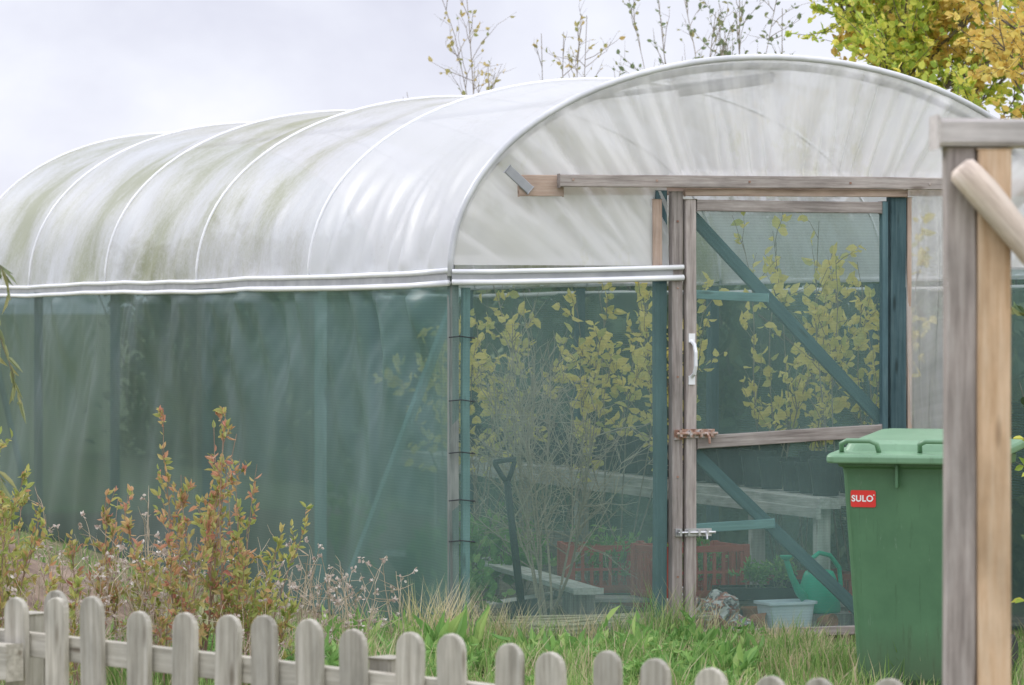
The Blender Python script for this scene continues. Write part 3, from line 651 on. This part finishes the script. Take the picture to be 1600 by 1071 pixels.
# ------------------------------------------------------------------ pergola at right
perg=thing('pergola','timber arch with square post, top beam and round diagonal brace','pergola',(1.05,8.3,0))
board('post',(-.04,.0,0),(-.04,.0,1.866),.066,.085,W_grey,perg,bevel=.004)
board('post',(.033,-.01,0),(.033,-.01,1.863),.075,.09,W_orange,perg,bevel=.004)
board('beam',(-.098,-.01,1.900),(1.15,.05,1.890),.062,.12,W_paleg,perg,bevel=.008)
mb=MB(); pts=[Vector((-.050,-.085,1.822)).lerp(Vector((.6,-.07,1.09)),i/8) for i in range(9)]
q0=pts[4].copy(); ax=(pts[8]-pts[0]); Lb=ax.length; ax.normalize(); nn=Vector((0,-1,0)); nn=(nn-ax*nn.dot(ax)).normalized(); wd=nn.cross(ax)
Mb=Matrix(((ax.x,wd.x,nn.x,0),(ax.y,wd.y,nn.y,0),(ax.z,wd.z,nn.z,0),(0,0,0,1))); Mb.translation=q0
mb.tube([(-Lb/2,0,0),(-Lb/2+.010,0,0)]+[(-Lb/2+Lb*i/24,.002*math.sin(i*.9),.0015*math.sin(i*1.7)) for i in range(1,25)],[.022,.034]+[.036+.0018*math.sin(i*1.3) for i in range(24)],18)
mb.build('brace',W_pinkpale,perg,M=Mb,smooth=True)
board('post',(.62,.02,0),(.62,.02,1.86),.09,.09,W_grey,perg,bevel=.004)
# ------------------------------------------------------------------ wheelie bin
bin_=thing('wheelie_bin','green plastic wheelie bin with closed lid and red sticker','wheelie bin',(1.645,14.55,0),R(-18))
def loft(rings):
    mb=MB(); n=len(rings[0])
    for r in rings: mb.v.extend([tuple(p) for p in r])
    for i in range(len(rings)-1):
        for j in range(n): mb.f.append((i*n+j,i*n+(j+1)%n,(i+1)*n+(j+1)%n,(i+1)*n+j))
    mb.f.append(tuple(range(n))[::-1]); mb.f.append(tuple((len(rings)-1)*n+j for j in range(n)))
    return mb
def rrect(w,d,z,r=.05,cy=0,k=5):
    out=[]
    for cx,cy_,a0 in((w/2-r,d/2-r,0),(-w/2+r,d/2-r,90),(-w/2+r,-d/2+r,180),(w/2-r,-d/2+r,270)):
        for i in range(k+1):
            a=R(a0+90*i/k); out.append((cx+r*math.cos(a),cy+cy_+r*math.sin(a),z))
    return out
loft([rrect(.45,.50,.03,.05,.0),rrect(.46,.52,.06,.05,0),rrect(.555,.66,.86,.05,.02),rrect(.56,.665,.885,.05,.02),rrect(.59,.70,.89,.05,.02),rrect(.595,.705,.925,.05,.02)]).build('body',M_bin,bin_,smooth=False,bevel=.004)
rg=[rrect(.645,.78,.905,.04,.0),rrect(.65,.785,.912,.04,.0),rrect(.65,.785,.93,.04,.0),rrect(.632,.768,.940,.04,.0),rrect(.56,.64,.944,.06,.02),rrect(.535,.615,.972,.06,.03),rrect(.48,.56,.984,.06,.04)]
mb=loft(rg)
mb.v=[(x,y,z+(.04*(y+.39)/.78)) for x,y,z in mb.v]
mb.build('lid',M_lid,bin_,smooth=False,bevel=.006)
for x in(-.20,.11):
    mb=MB(); mb.tube([(x-.075,-.31,.94),(x-.07,-.34,.98),(x-.045,-.35,.992),(x+.045,-.35,.992),(x+.07,-.34,.98),(x+.075,-.31,.94)],.010,8); mb.build('lid_handle',M_lid,bin_,smooth=True)
mb=MB(); mb.tube([(-.26,.41,.97),(.26,.41,.97)],.018,10); mb.box((-.2,.39,.94),(.05,.06,.06)); mb.box((.2,.39,.94),(.05,.06,.06)); mb.build('hinge',M_bin,bin_)
for x in(-.05,.20):
    mb=MB(); mb.box((x,-.335,.855),(.012,.03,.09)); mb.build('rib',M_bin,bin_,bevel=.003)
for x in(-.27,.27):
    mb=MB(); mb.lathe([(.0,-.025),(.09,-.025),(.10,-.015),(.10,.015),(.09,.025),(0,.025)],24)
    mb.build('wheel',M_dark,bin_,M=Matrix.Translation((x,.30,.10))@Matrix.Rotation(R(90),4,'Y'))
def stick_M(x,z):
    y=-.26-.05*(z-.06)/.80; tilt=math.atan2(.05,.80)
    return Matrix.Translation((x,y-.004,z))@Matrix.Rotation(R(90)+tilt,4,'X')
sm=MB(); r_=rrect(.100,.066,0,.008); sm.v=[tuple(p) for p in r_]; sm.f=[tuple(range(len(r_)))]
sm.build('logo_sticker',M_red,bin_,M=stick_M(-.19,.765))
cu=bpy.data.curves.new('lettering','FONT'); cu.body="SULO"; cu.size=.034; cu.align_x='CENTER'; cu.align_y='CENTER'; cu.offset=.0009; cu.space_character=1.05
to=bpy.data.objects.new('tmp',cu); COL.objects.link(to)
dg=bpy.context.evaluated_depsgraph_get(); me=bpy.data.meshes.new_from_object(to.evaluated_get(dg)); bpy.data.objects.remove(to)
me.materials.clear(); me.materials.append(M_stw)
o=bpy.data.objects.new('lettering',me); COL.objects.link(o); o.parent=bin_; o.matrix_basis=stick_M(-.193,.765)@Matrix.Translation((0,0,.002))
sm=MB(); sm.lathe([(.0,0),(.0026,0)],12); sm.build('trademark_dot',M_stw,bin_,M=stick_M(-.147,.78)@Matrix.Translation((0,0,.002)))
# ------------------------------------------------------------------ interior contents
BZ=.60
bench=thing('bench','long pale slatted wooden potting bench inside the tunnel','bench',T(1.9,0,0),YAW)
board('top_board',(.05,.25,BZ),(.0,6.5,BZ),.10,.045,W_pale,bench,n=(0,0,1))
for k in range(1,6): board('top_board',(.05+.12*k,.30+.02*k,BZ),(.12*k,6.5,BZ),.09,.03,W_pale,bench,n=(0,0,1))
for v in(.35,1.11,3.54,6):
    for du in(.05,.6): board('leg',(du,v,0),(du,v,BZ-.025),.07,.05,W_pale,bench)
board('apron',(-.01,.25,BZ-.045),(-.06,6.5,BZ-.045),.05,.02,W_pale,bench,n=(-1,0,0))
board('cross_rail',(.05,3.4,.25),(-.9,3.2,.30),.08,.03,W_pale,bench)
shelf=thing('low_shelf','low plank shelf on blocks across the tunnel floor','shelf',T(1.0,0,0),YAW)
board('plank',(.12,2.9,.19),(-.1,.65,.19),.14,.025,W_pale,shelf,n=(0,0,1))
board('plank',(.25,.62,.13),(1.15,.42,.12),.16,.025,W_pale,shelf,n=(0,0,1))
for (a,b) in((.1,2.7),(-.07,.85)): board('block',(a,b,.0),(a,b,.178),.12,.10,W_grey,shelf)
for (a,b) in((.35,.6),(1.05,.44)): board('block',(a,b,.0),(a,b,.112),.12,.10,W_grey,shelf)
o=board('loose_plank',T(.45,1.3,.06),T(1.25,1.75,.10),.10,.025,W_pale,None,n=(0,0,1)); tag(o,'loose pale plank lying on the tunnel floor','plank','loose planks on the floor')
o=board('loose_plank',T(.35,1.9,.30),T(.75,2.9,.12),.10,.025,W_pale,None,n=(0,-.5,1)); tag(o,'loose pale plank leaning low among the plants','plank','loose planks on the floor')
o=board('loose_plank',T(1.02,.10,.045),T(1.55,.42,.05),.05,.02,W_grey,None,n=(0,0,1)); tag(o,'short grey offcut of timber lying by the door','plank','loose planks on the floor')
pot=MB(); pot.lathe([(.0,.0),(.075,.0),(.10,.19),(.108,.19),(.108,.215),(.098,.215),(.09,.17),(0,.17)],20)
GP='plant pots in the tunnel'
first=pot.build('plant_pot',M_dark,None,smooth=False); tag(first,'black plastic plant pot standing on the bench','plant pot',GP)
first.location=T(2.04,.5,BZ+.024); first.scale=(.8,.8,.8); pos=[(2.06,.5+.23*k,BZ+.024,.85) for k in range(1,24)]+[(2.28,.45+.24*k,BZ+.024,.9) for k in range(23)]+[(1.42,.52,.024,.6),(1.86,.55,.148,.5),(1.95,.75,.024,.8),(1.05,1.1,.024,.6)]
for (u,v,z,ss) in pos:
    c=first.copy(); COL.objects.link(c); c.location=T(u+random.uniform(-.03,.03),v+random.uniform(-.02,.02),z); c.rotation_euler=(0,0,random.uniform(0,6)); s_=random.uniform(.75,1.1)*ss; c.scale=(s_,s_,s_*random.uniform(.9,1.1))
    if z<.2: c["label"]="black plastic plant pot standing on the tunnel floor"
for (u,v,s_,lie) in [(1.53,.18,.42,1),(1.22,.16,.40,1),(1.30,.50,.55,0),(1.60,.36,.45,0),(1.36,.13,.34,1),(1.84,.12,.36,1)]:
    c=pot.build('plant_pot',M_terra,None,smooth=False); c.location=T(u,v,.024+(.108*s_ if lie else 0)); c.rotation_euler=((R(86) if lie else 0),0,random.uniform(-1.2,1.2)); c.scale=(s_,s_,s_)
    tag(c,'small orange-brown plant pot tipped over by the door' if lie else 'small orange-brown plant pot on the tunnel floor','plant pot',GP)
def crate(u,v,z,rz,lab,w=.38,d=.30,h=.2):
    mb=MB(); t=.012
    mb.box((0,0,.006),(w,d,.012))
    for y in(-d/2,d/2):
        mb.box((0,y,h-.015),(w+t,t,.03)); mb.box((0,y,.025),(w-t,t*.98,.026))
        for i in range(9): mb.box((-w/2+.02+i*(w-.04)/8,y,h/2),(.016,t*.8,h-.068))
        mb.box((0,y,h*.5),(w-t,t*.5,.014))
    for x in(-w/2,w/2):
        mb.box((x,0,h-.015),(t*.96,d-t*1.02,.028)); mb.box((x,0,.025),(t*.96,d-t*1.02,.024))
        for i in range(7): mb.box((x,-d/2+.03+i*(d-.06)/6,h/2),(t*.8,.016,h-.068))
    for x in(-w/2,w/2):
        for y in(-d/2,d/2): mb.box((x,y,h/2+.003),(.03,.03,h))
    o=mb.build('crate',M_crate,None); o.location=T(u,v,z); o.rotation_euler=(0,0,YAW+rz); tag(o,lab,'crate','red plastic crates under the bench'); return o
tr_=thing('low_trestle','low rough timber trestle carrying the red crates','trestle',T(1.4,1.15,0),YAW)
board('plank',(-.35,.30,.115),(.45,.30,.115),.16,.022,W_grey,tr_,n=(0,0,1)); board('plank',(-.35,-.02,.115),(.40,-.30,.115),.16,.022,W_grey,tr_,n=(0,0,1))
for (a,b) in((-.28,.30),(.38,.30),(-.28,-.05),(.33,-.27)): board('block',(a,b,0),(a,b,.102),.08,.08,W_grey,tr_)
crate(1.27,1.40,.13,R(-12),'red lattice plastic crate holding small green plants',.40,.3,.23)
crate(1.52,.92,.13,R(6),'red lattice plastic crate on the low trestle',.44,.3,.25)
crate(1.70,1.75,.024,R(10),'red lattice plastic crate beneath the bench')
crate(2.2,1.0,.024,R(0),'red lattice plastic crate beneath the bench')
G='small potted greens in the crates'
for (u,v,z,h) in [(1.2,1.40,.15,.32),(1.34,1.38,.15,.32),(1.27,1.30,.15,.28),(1.5,.93,.15,.28),(1.6,.90,.15,.26),(1.4,.91,.15,.26),(1.68,.52,.19,.12),(1.80,.50,.19,.13),(1.65,1.7,.05,.28)]:
    plant('seedling_plant','small feathery green plant growing in a crate','plant',T(u,v,z),h,12,.45,L_weed,M_twig,.03,7,ntw=4,twL=.1,r=.002,lw=.35,group=G,t0=.2)
mb=MB(); mb.box((0,0,.006),(.36,.22,.01))
for y in(-.11,.11): mb.box((0,y,.03),(.37,.008,.05))
for x in(-.18,.18): mb.box((x,0,.031),(.008,.21,.05))
mb.box((0,0,.03),(.34,.2,.03))
o=mb.build('seed_tray',M_dark); o.location=T(1.68,.5,.148); o.rotation_euler=(0,0,YAW-.2); tag(o,'black seed tray of seedlings on a low plank','seed tray')
can=thing('watering_can','green plastic watering can with arched handle','watering can',T(1.88,.22,.10),YAW+R(200))
mb=MB(); mb.lathe([(0,0),(.095,0),(.10,.01),(.09,.12),(.075,.17),(.065,.19),(.05,.195),(.05,.185),(0,.185)],24); mb.build('body',M_can,can,smooth=True)
mb=MB(); mb.tube([(.07,0,.05),(.13,0,.10),(.18,0,.18),(.21,0,.25)],[.025,.02,.015,.013],10); mb.lathe([(.013,0),(.03,.015),(.03,.022),(0,.024)],14,(.213,0,.25)); mb.build('spout',M_can,can,smooth=True)
mb=MB(); mb.tube([(-.09,0,.05),(-.14,0,.12),(-.13,0,.2),(-.07,0,.26),(0,0,.275),(.05,0,.25),(.06,0,.19)],.011,8); mb.build('handle',M_can,can,smooth=True)
o=board('wood_block',T(1.88,.22,.024),T(1.88,.22,.098),.26,.22,W_grey,None,n=(-.33,.94,0)); tag(o,'rough timber block under the watering can','block')
def opentub(w,d,h,t=.006):
    rs=[rrect(w*.85,d*.82,0,.02),rrect(w,d,h,.025),rrect(w+.02,d+.02,h-.012,.03),rrect(w+.02,d+.02,h,.03),rrect(w-2*t,d-2*t,h-.001,.022),rrect(w*.85-2*t,d*.82-2*t,t,.018)]
    return loft(rs)
o=opentub(.24,.16,.14).build('storage_tub',M_tub); o.location=T(1.67,.13,.024); o.rotation_euler=(0,0,YAW+.1); tag(o,'pale translucent plastic tub on the tunnel floor','tub')
def bag(u,v,sx,sy,sz,rz):
    mb=loft([rrect(sx*.7,sy*.6,0,.02),rrect(sx,sy,sz*.3,.03),rrect(sx*.95,sy*.9,sz*.65,.03),rrect(sx*.5,sy*.35,sz,.01)])
    o=mb.build('compost_bag',M_bag,None,smooth=True); s=o.modifiers.new('s','SUBSURF'); s.levels=s.render_levels=4
    tx=bpy.data.textures.new('cr','VORONOI'); tx.noise_scale=.045
    d=o.modifiers.new('d','DISPLACE'); d.texture=tx; d.strength=.055; d.mid_level=.4
    o.location=T(u,v,.024); o.rotation_euler=(0,0,YAW+rz); tag(o,'crumpled red and white printed plastic bag','bag','crumpled bags just inside the door')
bag(1.36,.28,.16,.13,.13,.2); bag(1.46,.40,.16,.12,.16,-.4); bag(1.25,.34,.14,.12,.18,.9); bag(1.44,.12,.10,.08,.07,1.4)
sp=thing('garden_spade','garden spade with D handle standing upright','spade',T(.58,.62,-.06),YAW); sp.rotation_euler=(0,R(-7),YAW)
mb=MB(); mb.tube([(0,0,.16),(0,0,.78)],[.019,.016],10); mb.build('shaft',M_dark,sp,smooth=True)
mb=MB(); mb.tube([(0,0,.77),(-.022,0,.805),(-.048,0,.862),(-.052,0,.872),(0,0,.874),(.052,0,.872),(.048,0,.862),(.022,0,.805),(0,0,.77)],.012,8); mb.build('handle',M_dark,sp,smooth=True)
mb=MB(); mb.add([(-.08,0,.22),(0,.018,.22),(.08,0,.22),(-.075,0,.0),(0,.014,-.02),(.075,0,.0),(-.08,-.006,.22),(0,.01,.22),(.08,-.006,.22),(-.075,-.006,.0),(0,.006,-.02),(.075,-.006,.0)],[(0,1,4,3),(1,2,5,4),(6,9,10,7),(7,10,11,8),(0,6,7,1),(1,7,8,2),(3,4,10,9),(4,5,11,10),(0,3,9,6),(2,8,11,5)]); mb.build('blade',M_dark,sp)
mb=MB()
for i in range(60):
    a=T(.35+random.uniform(0,.25),.12+random.uniform(0,.7),.03+random.uniform(0,.05)); b=T(1.05+random.uniform(-.15,.3),.06+random.uniform(0,.4),.03+random.uniform(0,.09)); mb.tube([a-T(.7,.3,0),(a+b)/2-T(.7,.3,0),b-T(.7,.3,0)],.005,6)
o=mb.build('cane_bundle',M_straw); o.location=T(.7,.3,0); tag(o,'loose bundle of bamboo canes lying on the tunnel floor','canes')
# ------------------------------------------------------------------ world & light
SAZ,SEL=R(308),R(32)
w=bpy.data.worlds.new('World'); sc.world=w; w.use_nodes=True; nt=w.node_tree; nt.nodes.clear(); L=nt.links.new
sky=N(nt,'ShaderNodeTexSky',sky_type='NISHITA'); sky.sun_disc=False; sky.sun_elevation=SEL; sky.sun_rotation=SAZ
b1=N(nt,'ShaderNodeBackground'); b1.inputs[1].default_value=.10; L(sky.outputs[0],b1.inputs[0])
tc=N(nt,'ShaderNodeTexCoord'); mp=N(nt,'ShaderNodeMapping'); mp.inputs['Scale'].default_value=(1,1,1.6); L(tc.outputs['Generated'],mp.inputs[0])
n1=noise_n(nt,mp,3.6,7,.55); n1.inputs['Distortion'].default_value=.4
sp_=N(nt,'ShaderNodeSeparateXYZ'); L(tc.outputs['Generated'],sp_.inputs[0])
shift=maprange(nt,sp_.outputs['X'],-.16,.0,-.09,0.03)
r=ramp(nt,[(.34,(.62,.63,.76)),(.50,(.84,.86,.96)),(.60,(.99,.99,1.0))]); L(math_n(nt,'ADD',n1.outputs['Fac'],shift.outputs[0]),r.inputs[0])
zen=maprange(nt,sp_.outputs['Z'],.25,.9,1.10,2.2)
fwd=maprange(nt,sp_.outputs['Y'],.2,-.8,1.0,1.45)
b2_=N(nt,'ShaderNodeBackground'); L(math_n(nt,'MULTIPLY',zen.outputs[0],fwd.outputs[0]),b2_.inputs[1]); L(r.outputs[0],b2_.inputs[0])
mx=N(nt,'ShaderNodeMixShader'); mx.inputs[0].default_value=.95; L(b1.outputs[0],mx.inputs[1]); L(b2_.outputs[0],mx.inputs[2])
o=N(nt,'ShaderNodeOutputWorld'); L(mx.outputs[0],o.inputs[0])
sl=bpy.data.lights.new('sun','SUN'); sl.energy=1.5; sl.angle=R(14); sl.color=(1,.97,.92); so=bpy.data.objects.new('sun',sl); COL.objects.link(so)
d=Vector((math.sin(SAZ)*math.cos(SEL),math.cos(SAZ)*math.cos(SEL),math.sin(SEL)))
so.rotation_euler=d.to_track_quat('Z','Y').to_euler()
cd=bpy.data.cameras.new('camera'); co=bpy.data.objects.new('camera',cd); COL.objects.link(co); sc.camera=co
co.location=(0,0,1.5); co.rotation_euler=(R(90),0,0); cd.sensor_width=23.7; cd.lens=85; cd.shift_y=-50.5/1600; cd.clip_end=3000
cd.dof.use_dof=True; cd.dof.focus_distance=16.4; cd.dof.aperture_fstop=5.0
sc.view_settings.view_transform='Standard'; sc.view_settings.look='None'; sc.view_settings.exposure=0
